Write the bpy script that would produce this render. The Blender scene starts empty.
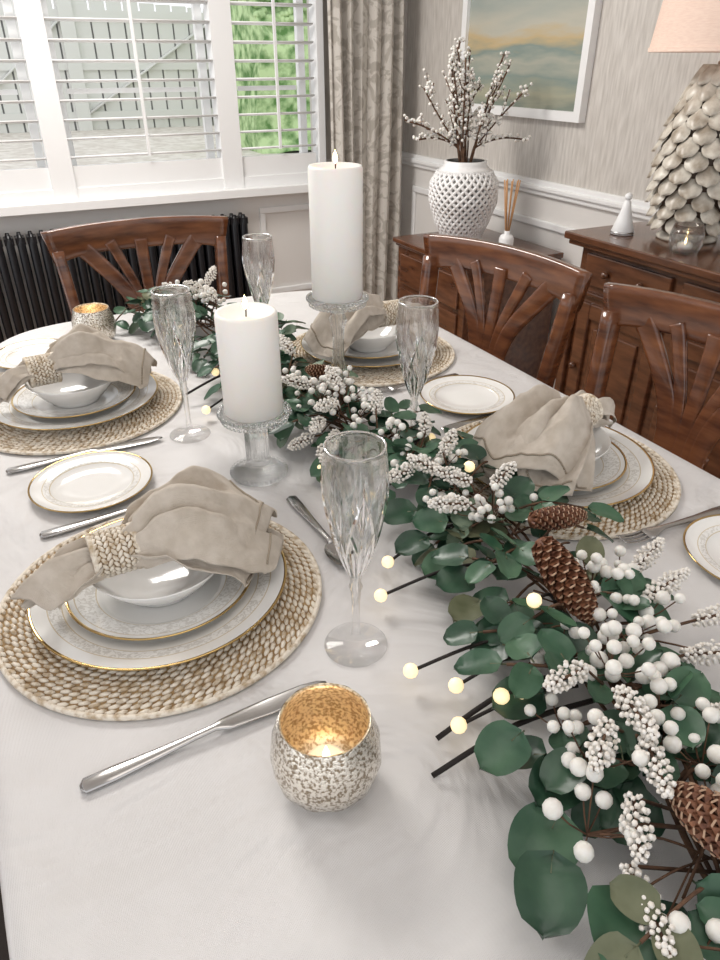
import bpy, math, random
from mathutils import Vector, Matrix, noise
random.seed(7)
R=random.random
def U(a,b): return random.uniform(a,b)
V=Vector
TZ=0.75
# ------------------------------------------------------------ materials
def mat(name,col=(.8,.8,.8),rough=.5,metal=0,spec=None,trans=0,ior=1.45,sss=0,emit=None,es=0,coat=0,col2=None,nscale=20,nstretch=(1,1,1),bump=0,bscale=80,bdist=.002,bstretch=None,contrast=(.35,.65),sheen=0,detail=4):
    m=bpy.data.materials.new(name); m.use_nodes=True
    nt=m.node_tree; b=nt.nodes['Principled BSDF']
    b.inputs['Base Color'].default_value=(*col,1); b.inputs['Roughness'].default_value=rough
    b.inputs['Metallic'].default_value=metal; b.inputs['IOR'].default_value=ior
    b.inputs['Transmission Weight'].default_value=trans
    if spec is not None: b.inputs['Specular IOR Level'].default_value=spec
    if coat: b.inputs['Coat Weight'].default_value=coat; b.inputs['Coat Roughness'].default_value=.12
    if sheen: b.inputs['Sheen Weight'].default_value=sheen
    if sss:
        b.inputs['Subsurface Weight'].default_value=sss; b.inputs['Subsurface Radius'].default_value=(.02,.012,.008)
        b.inputs['Subsurface Scale'].default_value=.6
    if emit: b.inputs['Emission Color'].default_value=(*emit,1); b.inputs['Emission Strength'].default_value=es
    tc=nt.nodes.new('ShaderNodeTexCoord')
    if col2:
        mp=nt.nodes.new('ShaderNodeMapping'); mp.inputs['Scale'].default_value=nstretch
        n=nt.nodes.new('ShaderNodeTexNoise'); n.inputs['Scale'].default_value=nscale; n.inputs['Detail'].default_value=detail
        r=nt.nodes.new('ShaderNodeValToRGB'); r.color_ramp.elements[0].position=contrast[0]; r.color_ramp.elements[1].position=contrast[1]
        r.color_ramp.elements[0].color=(*col,1); r.color_ramp.elements[1].color=(*col2,1)
        nt.links.new(tc.outputs['Object'],mp.inputs[0]); nt.links.new(mp.outputs[0],n.inputs[0])
        nt.links.new(n.outputs['Fac'],r.inputs[0]); nt.links.new(r.outputs[0],b.inputs['Base Color'])
    if bump:
        mp=nt.nodes.new('ShaderNodeMapping'); mp.inputs['Scale'].default_value=bstretch or nstretch
        n=nt.nodes.new('ShaderNodeTexNoise'); n.inputs['Scale'].default_value=bscale; n.inputs['Detail'].default_value=3
        bp=nt.nodes.new('ShaderNodeBump'); bp.inputs['Strength'].default_value=bump; bp.inputs['Distance'].default_value=bdist
        nt.links.new(tc.outputs['Object'],mp.inputs[0]); nt.links.new(mp.outputs[0],n.inputs[0])
        nt.links.new(n.outputs['Fac'],bp.inputs['Height']); nt.links.new(bp.outputs[0],b.inputs['Normal'])
    return m
def weave(m,scale,strength=.4,dist=.0006,wr=.35,ws=7,wd=.016):
    nt=m.node_tree; b=nt.nodes['Principled BSDF']
    tc=nt.nodes.new('ShaderNodeTexCoord'); add=nt.nodes.new('ShaderNodeMath'); add.operation='ADD'
    for i,d in enumerate('XY'):
        w=nt.nodes.new('ShaderNodeTexWave'); w.bands_direction=d; w.inputs['Scale'].default_value=scale; w.inputs['Distortion'].default_value=1.2
        w.inputs['Detail Scale'].default_value=2
        nt.links.new(tc.outputs['Object'],w.inputs[0]); nt.links.new(w.outputs['Fac'],add.inputs[i])
    n=nt.nodes.new('ShaderNodeTexNoise'); n.inputs['Scale'].default_value=ws; n.inputs['Detail'].default_value=4; n.inputs['Distortion'].default_value=.9
    nt.links.new(tc.outputs['Object'],n.inputs[0])
    bp=nt.nodes.new('ShaderNodeBump'); bp.inputs['Strength'].default_value=strength; bp.inputs['Distance'].default_value=dist
    bp2=nt.nodes.new('ShaderNodeBump'); bp2.inputs['Strength'].default_value=wr; bp2.inputs['Distance'].default_value=wd
    nt.links.new(n.outputs['Fac'],bp2.inputs['Height']); nt.links.new(bp2.outputs[0],bp.inputs['Normal'])
    nt.links.new(add.outputs[0],bp.inputs['Height']); nt.links.new(bp.outputs[0],b.inputs['Normal'])
    return m
M={}
M['cloth']=weave(mat('tablecloth_linen',(.665,.648,.64),.33,col2=(.71,.692,.685),nscale=9,sheen=.1),260,.3,wr=1.0,ws=4.5,wd=.028)
M['napkin']=weave(mat('napkin_linen',(.56,.485,.40),.85,col2=(.66,.585,.50),nscale=60,sheen=.2),330,.6,wr=.8,ws=30,wd=.006)
M['hem']=mat('napkin_hem_stitch',(.36,.30,.23),.9)
M['wood']=mat('mahogany',(.065,.019,.008),.20,col2=(.23,.082,.031),nscale=9,nstretch=(1.2,1.2,6),coat=.7,contrast=(.3,.75),detail=8)
M['woodh']=mat('mahogany_side',(.066,.023,.010),.26,col2=(.17,.066,.029),nscale=7,nstretch=(6,1.2,6),coat=.5,contrast=(.3,.75),detail=8)
M['seat']=mat('seat_fabric',(.03,.022,.018),.85,bump=.3,bscale=300)
M['white']=mat('white_paint',(.86,.86,.855),.35)
M['panel']=mat('panel_paint',(.78,.755,.725),.5)
M['paper']=mat('wallpaper',(.50,.465,.425),.42,col2=(.69,.655,.61),nscale=30,nstretch=(3,3,.35),bump=.3,bscale=60,bstretch=(4,4,.6),contrast=(.3,.7),detail=7)
M['ceil']=mat('ceiling_paint',(.87,.86,.85),.6)
M['floor']=mat('floor_oak',(.24,.14,.08),.4,col2=(.40,.26,.16),nscale=6,nstretch=(8,.8,1))
M['rad']=mat('radiator_black',(.006,.006,.008),.3)
M['porc']=mat('porcelain',(.82,.81,.79),.10,spec=.6,coat=.3)
M['gold']=mat('gold_trim',(.62,.43,.17),.25,metal=1)
M['silver']=mat('cutlery_steel',(.46,.45,.44),.22,metal=1)
M['rat']=mat('rattan_whitewash',(.47,.36,.235),.7,col2=(.80,.73,.625),nscale=110,contrast=(.34,.54))
M['ratbase']=mat('rattan_base',(.24,.15,.07),.8,col2=(.40,.27,.13),nscale=90)
M['wax']=mat('candle_wax',(.88,.85,.81),.45,sss=.35)
M['wick']=mat('wick',(.03,.02,.015),.9)
M['flame']=mat('flame',(1,.6,.2),.5,emit=(1,.72,.35),es=9)
M['berry']=mat('white_berry',(.84,.82,.775),.4,col2=(.77,.74,.68),nscale=200,sss=.1)
M['snow']=mat('snowy_beads',(.88,.855,.82),.75,col2=(.76,.70,.62),nscale=300)
M['leafA']=mat('leaf_dark',(.015,.044,.026),.33,col2=(.038,.088,.05),nscale=25,bump=.25,bscale=60)
M['leafB']=mat('leaf_sage',(.085,.135,.085),.5,col2=(.17,.23,.155),nscale=25,bump=.25,bscale=60)
M['leafC']=mat('leaf_olive',(.09,.10,.05),.5,col2=(.16,.17,.10),nscale=25)
M['leafD']=mat('leaf_mid',(.030,.085,.047),.38,col2=(.07,.145,.082),nscale=25,bump=.25,bscale=60)
M['twig']=mat('twig',(.07,.035,.02),.8,col2=(.15,.08,.045),nscale=60)
M['stemd']=mat('dark_stem',(.015,.01,.008),.7)
M['cone']=mat('cone_scale',(.12,.042,.022),.55,col2=(.26,.11,.055),nscale=90)
M['conetip']=mat('cone_tip',(.50,.33,.22),.7)
M['bulb']=mat('fairy_bulb',(1,.86,.62),.4,emit=(1,.76,.40),es=.8)
M['merc']=mat('mercury_glass',(.30,.23,.15),.2,metal=.85,col2=(.92,.87,.78),nscale=330,contrast=(.40,.54),bump=.6,bscale=330,coat=.6)
M['mercin']=mat('mercury_glass_inner',(.42,.30,.17),.35,metal=.6,col2=(.84,.73,.54),nscale=300,contrast=(.4,.56))
M['shade']=mat('lamp_shade_fabric',(.72,.54,.45),.8,col2=(.78,.61,.51),nscale=60,nstretch=(1,1,6),emit=(1,.68,.52),es=.10)
M['ceram']=mat('lamp_ceramic',(.36,.30,.23),.3,col2=(.70,.65,.56),nscale=22,contrast=(.35,.6))
M['ceramd']=mat('lamp_ceramic_dark_core',(.10,.07,.05),.5)  # darker brown for the body core between the petals
M['vase']=mat('vase_white',(.84,.83,.82),.35)
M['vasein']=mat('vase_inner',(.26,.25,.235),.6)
M['hedge']=mat('hedge_leaf',(.10,.22,.06),.8,col2=(.52,.68,.36),nscale=5,contrast=(.36,.60),detail=10)
M['gravel']=mat('gravel',(.55,.50,.44),.9,col2=(.72,.68,.62),nscale=6)
M['gate']=mat('gate_paint',(.72,.72,.69),.6)
M['gateg']=mat('gate_gap',(.25,.25,.25),.7)
M['reed']=mat('reed',(.55,.3,.14),.7)
def glass(name,fac=.5,tint=(1,1,1),rough=0.0):
    m=bpy.data.materials.new(name); m.use_nodes=True; nt=m.node_tree
    b=nt.nodes['Principled BSDF']; b.inputs['Transmission Weight'].default_value=1; b.inputs['Roughness'].default_value=rough
    b.inputs['Base Color'].default_value=(*tint,1); b.inputs['IOR'].default_value=1.5
    t=nt.nodes.new('ShaderNodeBsdfTransparent'); t.inputs[0].default_value=(*tint,1)
    mx=nt.nodes.new('ShaderNodeMixShader'); mx.inputs[0].default_value=fac
    nt.links.new(t.outputs[0],mx.inputs[1]); nt.links.new(b.outputs[0],mx.inputs[2])
    nt.links.new(mx.outputs[0],nt.nodes['Material Output'].inputs[0]); return m
M['crystal']=glass('crystal_glass',.38,(1,1,1))
M['cut']=glass('cut_crystal_facet',.95,(.97,.98,.98))
M['crystal2']=glass('pressed_glass',.6,(.985,.99,.99))
def curtain_mat():
    m=mat('curtain_fabric',(.5,.45,.4),.85)
    nt=m.node_tree;b=nt.nodes['Principled BSDF'];tc=nt.nodes.new('ShaderNodeTexCoord')
    mp=nt.nodes.new('ShaderNodeMapping');mp.inputs['Scale'].default_value=(9,3,7)
    n=nt.nodes.new('ShaderNodeTexNoise');n.inputs['Scale'].default_value=1.6;n.inputs['Detail'].default_value=2;n.inputs['Distortion'].default_value=2.5
    r=nt.nodes.new('ShaderNodeValToRGB');e=r.color_ramp.elements
    e[0].position=.42;e[0].color=(.44,.405,.36,1);e[1].position=.52;e[1].color=(.61,.575,.525,1)
    nt.links.new(tc.outputs['Object'],mp.inputs[0]);nt.links.new(mp.outputs[0],n.inputs[0]);nt.links.new(n.outputs['Fac'],r.inputs[0]);nt.links.new(r.outputs[0],b.inputs['Base Color'])
    return m
M['curt']=curtain_mat()
def plate_mat(name,r0,r1,r2,r3):
    m=mat(name,(.8,.79,.77),.10,spec=.6,coat=.3); nt=m.node_tree;b=nt.nodes['Principled BSDF']
    N=nt.nodes.new; L=nt.links.new
    tc=N('ShaderNodeTexCoord'); sx=N('ShaderNodeSeparateXYZ'); L(tc.outputs['Object'],sx.inputs[0])
    cx=N('ShaderNodeCombineXYZ'); L(sx.outputs[0],cx.inputs[0]);L(sx.outputs[1],cx.inputs[1])
    ln=N('ShaderNodeVectorMath');ln.operation='LENGTH';L(cx.outputs[0],ln.inputs[0])
    def band(a,c):
        g=N('ShaderNodeMath');g.operation='GREATER_THAN';g.inputs[1].default_value=a;L(ln.outputs['Value'],g.inputs[0])
        l=N('ShaderNodeMath');l.operation='LESS_THAN';l.inputs[1].default_value=c;L(ln.outputs['Value'],l.inputs[0])
        mu=N('ShaderNodeMath');mu.operation='MULTIPLY';L(g.outputs[0],mu.inputs[0]);L(l.outputs[0],mu.inputs[1]);return mu
    bd=band(r0,r1)
    no=N('ShaderNodeTexNoise');no.inputs['Scale'].default_value=170;no.inputs['Detail'].default_value=1;no.inputs['Distortion'].default_value=1.5;L(tc.outputs['Object'],no.inputs[0])
    gt=N('ShaderNodeMath');gt.operation='GREATER_THAN';gt.inputs[1].default_value=.52;L(no.outputs['Fac'],gt.inputs[0])
    mk=N('ShaderNodeMath');mk.operation='MULTIPLY';L(bd.outputs[0],mk.inputs[0]);L(gt.outputs[0],mk.inputs[1])
    lines=[band(r0-.0012,r0),band(r1,r1+.0012)]
    mx=N('ShaderNodeMix');mx.data_type='RGBA';mx.inputs[6].default_value=(.84,.83,.805,1);mx.inputs[7].default_value=(.67,.65,.615,1);L(mk.outputs[0],mx.inputs[0])
    a=N('ShaderNodeMath');a.operation='MAXIMUM';L(lines[0].outputs[0],a.inputs[0]);L(lines[1].outputs[0],a.inputs[1])
    g=band(r2,r3)
    m2=N('ShaderNodeMix');m2.data_type='RGBA';m2.inputs[7].default_value=(.62,.53,.38,1);L(mx.outputs[2],m2.inputs[6]);L(a.outputs[0],m2.inputs[0])
    m3=N('ShaderNodeMix');m3.data_type='RGBA';m3.inputs[7].default_value=(.55,.38,.15,1);L(m2.outputs[2],m3.inputs[6]);L(g.outputs[0],m3.inputs[0])
    L(m3.outputs[2],b.inputs['Base Color']);L(g.outputs[0],b.inputs['Metallic'])
    return m
M['pd']=plate_mat('dinner_plate_print',.114,.128,.1450,.2)
M['ps']=plate_mat('salad_plate_print',.076,.098,.1050,.2)
M['pside']=plate_mat('side_plate_print',.061,.070,.0866,.2)
def picture_mat():
    m=mat('seascape_canvas',(.5,.5,.5),.5);nt=m.node_tree;b=nt.nodes['Principled BSDF'];N=nt.nodes.new;L=nt.links.new
    tc=N('ShaderNodeTexCoord');sx=N('ShaderNodeSeparateXYZ');L(tc.outputs['Object'],sx.inputs[0])
    mp=N('ShaderNodeMapping');mp.inputs['Scale'].default_value=(1,1.2,7);L(tc.outputs['Object'],mp.inputs[0])
    n=N('ShaderNodeTexNoise');n.inputs['Scale'].default_value=3;n.inputs['Detail'].default_value=6;L(mp.outputs[0],n.inputs[0])
    ma=N('ShaderNodeMath');ma.operation='MULTIPLY_ADD';ma.inputs[1].default_value=.22;L(n.outputs['Fac'],ma.inputs[0])
    z=N('ShaderNodeMath');z.operation='MULTIPLY_ADD';z.inputs[1].default_value=1.5;z.inputs[2].default_value=.39;L(sx.outputs[2],z.inputs[0]);L(z.outputs[0],ma.inputs[2])
    r=N('ShaderNodeValToRGB');e=r.color_ramp.elements
    e[0].position=0;e[0].color=(.20,.23,.19,1);e[1].position=1;e[1].color=(.36,.42,.38,1)
    for p,c in((.08,(.38,.37,.27,1)),(.16,(.22,.28,.25,1)),(.24,(.40,.40,.33,1)),(.30,(.22,.28,.25,1)),(.37,(.52,.40,.22,1)),(.43,(.48,.46,.38,1)),(.6,(.32,.36,.33,1)),(.8,(.46,.47,.42,1))):
        q=e.new(p);q.color=c
    L(ma.outputs[0],r.inputs[0]);L(r.outputs[0],b.inputs['Base Color']);return m
M['pic']=picture_mat()
# ------------------------------------------------------------ mesh builder
def ico(sub):
    import bmesh
    bm=bmesh.new(); bmesh.ops.create_icosphere(bm,subdivisions=sub,radius=1)
    v=[tuple(x.co) for x in bm.verts]; f=[[a.index for a in g.verts] for g in bm.faces]; bm.free(); return v,f
ICO={1:ico(1),2:ico(2),3:ico(3)}
class MB:
    def __init__(s): s.v=[];s.f=[];s.m=[];s.sm=[]; s.mats=[]
    def mi(s,k):
        m=M[k]
        if m not in s.mats: s.mats.append(m)
        return s.mats.index(m)
    def add(s,vs,fs,k,smooth=True,T=None):
        o=len(s.v); i=s.mi(k)
        if T is not None: vs=[T@V(p) for p in vs]
        s.v.extend([tuple(p) for p in vs]); s.f.extend([[a+o for a in f] for f in fs]); s.m.extend([i]*len(fs)); s.sm.extend([smooth]*len(fs))
    def box(s,a,b,k,T=None):
        x0,y0,z0=a;x1,y1,z1=b
        vs=[(x0,y0,z0),(x1,y0,z0),(x1,y1,z0),(x0,y1,z0),(x0,y0,z1),(x1,y0,z1),(x1,y1,z1),(x0,y1,z1)]
        s.add(vs,[(0,3,2,1),(4,5,6,7),(0,1,5,4),(1,2,6,5),(2,3,7,6),(3,0,4,7)],k,False,T)
    def lathe(s,prof,k,seg=48,T=None,mod=None,smooth=True):
        vs=[];fs=[];n=len(prof)
        for i,(r,z) in enumerate(prof):
            for j in range(seg):
                a=2*math.pi*j/seg; rr=r+(mod(i,a,r,z) if mod else 0)
                vs.append((rr*math.cos(a),rr*math.sin(a),z))
        for i in range(n-1):
            for j in range(seg):
                q=(j+1)%seg; fs.append((i*seg+j,i*seg+q,(i+1)*seg+q,(i+1)*seg+j))
        s.add(vs,fs,k,smooth,T)
    def ball(s,c,r,k,sub=2,T=None,sc=None,rot=None):
        v,f=ICO[sub]; 
        X=Matrix.Translation(V(c))
        if rot is not None: X=X@rot
        X=X@Matrix.Diagonal((*( (sc[0],sc[1],sc[2]) if sc else (r,r,r)),1))
        if T is not None: X=T@X
        s.add(v,f,k,True,X)
    def sweep(s,pts,w,t,k,ref=(0,0,1),seg=8,pw=1.0,T=None,caps=True,closed=False,smooth=True):
        pts=[V(p) for p in pts];n=len(pts);ref=V(ref)
        if not hasattr(w,'__len__'): w=[w]*n
        if not hasattr(t,'__len__'): t=[t]*n
        vs=[];fs=[]
        for i in range(n):
            if closed: d=pts[(i+1)%n]-pts[i-1]
            else: d=pts[min(i+1,n-1)]-pts[max(i-1,0)]
            d.normalize(); side=d.cross(ref)
            if side.length<1e-3: side=d.cross(V((1,.1,0)))
            side.normalize(); up=side.cross(d).normalized()
            for j in range(seg):
                a=2*math.pi*(j+.5)/seg; c=math.cos(a);q=math.sin(a)
                c=math.copysign(abs(c)**pw,c);q=math.copysign(abs(q)**pw,q)
                vs.append(pts[i]+side*c*w[i]+up*q*t[i])
        m=n if closed else n-1
        for i in range(m):
            for j in range(seg):
                q=(j+1)%seg;i2=(i+1)%n; fs.append((i*seg+j,i*seg+q,i2*seg+q,i2*seg+j))
        if caps and not closed:
            fs.append(list(range(seg))[::-1]); fs.append([(n-1)*seg+j for j in range(seg)])
        s.add(vs,fs,k,smooth,T)
    def tube(s,pts,r,k,seg=6,T=None): s.sweep(pts,r,r,k,seg=seg,T=T)
    def grid(s,fn,nu,nv,k,T=None,smooth=True,closeu=False):
        vs=[fn(i/(nu-(0 if closeu else 1)),j/(nv-1)) for i in range(nu) for j in range(nv)];fs=[]
        for i in range(nu if closeu else nu-1):
            for j in range(nv-1):
                i2=(i+1)%nu; fs.append((i*nv+j,i2*nv+j,i2*nv+j+1,i*nv+j+1))
        s.add(vs,fs,k,smooth,T)
    def mesh(s,name):
        me=bpy.data.meshes.new(name); me.from_pydata(s.v,[],s.f)
        for m in s.mats: me.materials.append(m)
        me.polygons.foreach_set('material_index',s.m); me.polygons.foreach_set('use_smooth',s.sm); me.update(); return me
    def obj(s,name,loc=(0,0,0),rz=0,bevel=0):
        return place(s.mesh(name),name,loc,rz,bevel)
def place(me,name,loc=(0,0,0),rz=0,bevel=0,sc=1):
    o=bpy.data.objects.new(name,me); bpy.context.scene.collection.objects.link(o); o.location=loc; o.rotation_euler=(0,0,rz); o.scale=(sc,)*3
    if bevel:
        b=o.modifiers.new('bevel','BEVEL'); b.width=bevel; b.segments=2; b.limit_method='ANGLE'
    return o
def lerp(a,b,t): return a+(b-a)*t
def smooth_path(P,n=12):
    P=[V(p) for p in P];out=[]
    for i in range(len(P)-1):
        p0=P[max(i-1,0)];p1=P[i];p2=P[i+1];p3=P[min(i+2,len(P)-1)]
        for k in range(n):
            t=k/n; out.append(.5*((2*p1)+(p2-p0)*t+(2*p0-5*p1+4*p2-p3)*t*t+(3*p1-p0-3*p2+p3)*t**3))
    out.append(P[-1]);return out
rd=math.radians
# ------------------------------------------------------------ room
WX=2.1; WY=3.65; LX=-2.3; NY=-1.6; CH=2.45
b=MB(); b.box((LX,NY,-.1),(WX+.15,WY+.15,0),'floor'); b.obj('floor')
b=MB(); b.box((LX,NY,CH),(WX+.15,WY+.15,CH+.1),'ceil'); b.obj('ceiling')
ox0,ox1,oz0,oz1=-1.55,1.62,.755,2.12
b=MB()
b.box((LX,WY,0),(ox0,WY+.15,CH),'paper'); b.box((ox1,WY,.86),(WX,WY+.15,CH),'paper'); b.box((ox1,WY,0),(WX,WY+.15,.86),'panel')
b.box((ox0,WY,0),(ox1,WY+.15,oz0),'panel'); b.box((ox0,WY,oz1),(ox1,WY+.15,CH),'paper'); b.obj('wall_back')
b=MB(); b.box((WX,NY,.86),(WX+.15,WY+.15,CH),'paper'); b.box((WX,NY,0),(WX+.15,WY+.15,.86),'panel'); b.obj('wall_right')
b=MB(); b.box((WX-.018,NY,0),(WX,WY,.13),'white'); b.box((WX-.028,NY,.0),(WX,WY,.10),'white'); b.obj('baseboard_right',bevel=.004)
b=MB(); b.box((LX,WY-.018,0),(WX-.03,WY,.13),'white'); b.obj('baseboard_back',bevel=.004)
b=MB(); b.box((WX-.03,NY,.835),(WX,WY,.855),'white'); b.box((WX-.018,NY,.815),(WX,WY,.875),'white'); b.obj('trim_1',bevel=.005)
def frame_on_right(mb,y0,y1,z0,z1,w=.03,d=.014):
    x0=WX-d
    mb.box((x0,y0,z0),(WX,y1,z0+w),'white');mb.box((x0,y0,z1-w),(WX,y1,z1),'white')
    mb.box((x0,y0,z0+w),(WX,y0+w,z1-w),'white');mb.box((x0,y1-w,z0+w),(WX,y1,z1-w),'white')
b=MB()
for y0 in (-.9,.1,1.1,2.1): frame_on_right(b,y0,y0+.85,.22,.72)
frame_on_right(b,3.07,3.52,.22,.72); b.obj('trim_2',bevel=.005)
b=MB()
for x0,x1 in ((1.25,1.58),):
    y0=WY-.014
    b.box((x0,y0,.2),(x1,WY,.23),'white');b.box((x0,y0,.62),(x1,WY,.65),'white');b.box((x0,y0,.23),(x0+.03,WY,.62),'white');b.box((x1-.03,y0,.23),(x1,WY,.62),'white')
b.obj('trim_3',bevel=.004)
# window + plantation shutters
b=MB()
b.box((ox0-.05,WY-.09,oz0-.035),(ox1-.03,WY+.0,oz0),'white')
yf=WY-.005
b.box((ox0,yf-.03,oz0),(ox1,yf+.06,oz0+.05),'white'); b.box((ox0,yf-.03,oz1-.05),(ox1,yf+.06,oz1),'white')
stiles=[ox0,-.45,.33,1.12,ox1]
for i,x in enumerate(stiles):
    w=.05 if 0<i<4 else .035
    b.box((max(x-w,ox0),yf-.035,oz0),(min(x+w,ox1),yf+.05,oz1),'white')
for i in range(4):
    x0,x1=stiles[i]+.05,stiles[i+1]-.05
    b.box((x0,yf-.02,oz0+.05),(x1,yf+.01,oz0+.14),'white'); b.box((x0,yf-.02,oz1-.14),(x1,yf+.01,oz1-.05),'white')
    z=oz0+.175
    while z<oz1-.16:
        T=Matrix.Translation((0,yf-.005,z))@Matrix.Rotation(math.radians(-7),4,'X')
        b.sweep([(x0+.002,0,0),(x1-.002,0,0)],.031,.0055,'white',seg=10,T=T)
        z+=.074
    xm=(x0+x1)/2
    b.box((xm-.006,yf-.048,oz0+.17),(xm+.006,yf-.036,oz1-.17),'white')
    b.box((x0+.0,yf+.085,oz0+.02),(x0+.035,yf+.12,oz1),'white'); b.box((x1-.035,yf+.085,oz0+.02),(x1,yf+.12,oz1),'white')
    b.box((x0+.05,yf+.09,oz0+.42),(x1-.05,yf+.11,oz0+.44),'white')
b.obj('window_1')
# radiator
b=MB()
x=-.75
while x<1.16:
    for yy in (WY-.06,WY-.105):
        b.sweep([(x,yy,.11),(x,yy,.16),(x,yy,.60),(x,yy,.645)],[.008,.019,.019,.008],[.008,.015,.015,.008],'rad',ref=(0,1,0),seg=8)
    b.box((x-.02,WY-.115,.125),(x+.02,WY-.05,.16),'rad'); b.box((x-.02,WY-.115,.60),(x+.02,WY-.05,.63),'rad')
    x+=.047
b.box((-.7,WY-.115,0),(-.66,WY-.05,.13),'rad');b.box((1.06,WY-.115,0),(1.1,WY-.05,.13),'rad')
b.obj('radiator')
# curtain
def cf(u,v):
    x=1.60+.40*u; z=.03+v*2.33
    a=.026+.014*math.sin(u*9); ph=u*2*math.pi*6.2+.3*math.sin(v*3+u*4)
    return (x+.008*math.sin(ph*2+1)+.01*math.sin(v*4+u*7),WY-.15+a*math.sin(ph),z)
b=MB(); b.grid(cf,150,40,'curt'); 
o=b.obj('curtain'); sm=o.modifiers.new('s','SOLIDIFY'); sm.thickness=.003
b=MB(); b.tube([(1.2,WY-.15,2.39),(2.08,WY-.15,2.39)],.014,'silver',10); b.ball((1.19,WY-.15,2.39),.025,'silver'); b.obj('curtain_rail')
# outside
b=MB(); b.box((-14,WY+.2,-.2),(24,34,-.1),'gravel'); b.obj('ground')
b=MB()
gx0,gx1,gy=-3.5,5.6,19.0
x=gx0
while x<gx1: b.box((x,gy,-.1),(x+.32,gy+.05,2.30+.16*math.sin((x-gx0)/(gx1-gx0)*math.pi)),'gate'); x+=.36
b.box((gx0,gy+.05,-.1),(gx1,gy+.07,2.2),'gateg')
for z in(.1,1.1,2.05): b.box((gx0,gy-.05,z),(gx1,gy,z+.18),'gate')
for xx in (gx0-.3,-.2,2.3,gx1): b.box((xx,gy-.12,-.1),(xx+.3,gy+.16,2.75),'gate')
for a,c in ((.1,2.3),(2.6,5.6),):
    b.sweep([(a,gy-.06,.25),(c,gy-.06,2.05)],.03,.09,'gate',ref=(0,1,0),seg=4)
b.obj('garden_gate')
def hf(u,v):
    th=math.pi*v; x=4.5+u*14; y=13.6-1.0*math.cos(th); z=-.1+4.2*min(1,math.sin(th)*1.25)
    n=noise.noise(V((x*1.6,y*1.6,z*1.6)))*.35
    return (x+(n*.4 if u<.1 else 0),y-n,z+n*.5)
b=MB(); b.grid(hf,220,60,'hedge')
b.add([(hf(0,j/59)) for j in range(60)],[list(range(60))],'hedge')
rh=random.Random(3)
for _ in range(5200):
    v=rh.uniform(.12,.6);p=V(hf(rh.uniform(0,.55),v));b.ball(p+V((0,-.03,0)),1,'hedge',1,sc=(rh.uniform(.05,.11),.05,rh.uniform(.04,.09)))
b.obj('hedge')
# ------------------------------------------------------------ table + cloth
tcx,tcy,hx,hy=.400,.905,.513,.93
def outline(a,inset=0):
    c,s=math.cos(a),math.sin(a); X=hx-inset;Y=hy-inset;n=5.5
    r=(abs(c/X)**n+abs(s/Y)**n)**(-1/n); return r*c,r*s
b=MB()
NA=220
def cloth(u,v):
    a=2*math.pi*u
    if v<.6:
        k=v/.6; x,y=outline(a); return (x*k,y*k,TZ)
    ex=(v-.6)/.4; x,y=outline(a); d=V((x,y,0)).normalized()
    if ex<.15:
        q=ex/.15; x+=d.x*.008*q; y+=d.y*.008*q; z=TZ-.008*q*q
    else:
        q=(ex-.15)/.85; w=(.012+.022*math.sin(a*13+math.sin(a*5)*2))*q; x+=d.x*(.008+w);y+=d.y*(.008+w);z=TZ-.008-.24*q
    return (x,y,z)
b.grid(cloth,NA,42,'cloth',closeu=True)
o=b.obj('tablecloth',(tcx,tcy,0))
b=MB()
vs=[];n=80
for z in (TZ-.045,TZ-.003):
    for i in range(n): x,y=outline(2*math.pi*i/n,.012); vs.append((x,y,z))
b.add(vs,[[i,(i+1)%n,n+(i+1)%n,n+i] for i in range(n)]+[list(range(n))[::-1],list(range(n,2*n))],'wood',False)
b.box((-.36,-.74,.64),(.36,.74,TZ-.045),'wood')
for sx in(-1,1):
    for sy in(-1,1):
        b.sweep([(sx*.35,sy*.73,0),(sx*.345,sy*.725,.3),(sx*.335,sy*.715,.7)],[.022,.028,.04],[.022,.028,.04],'wood',ref=(0,1,0),seg=12,pw=.5)
b.obj('dining_table',(tcx,tcy,0))
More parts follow.
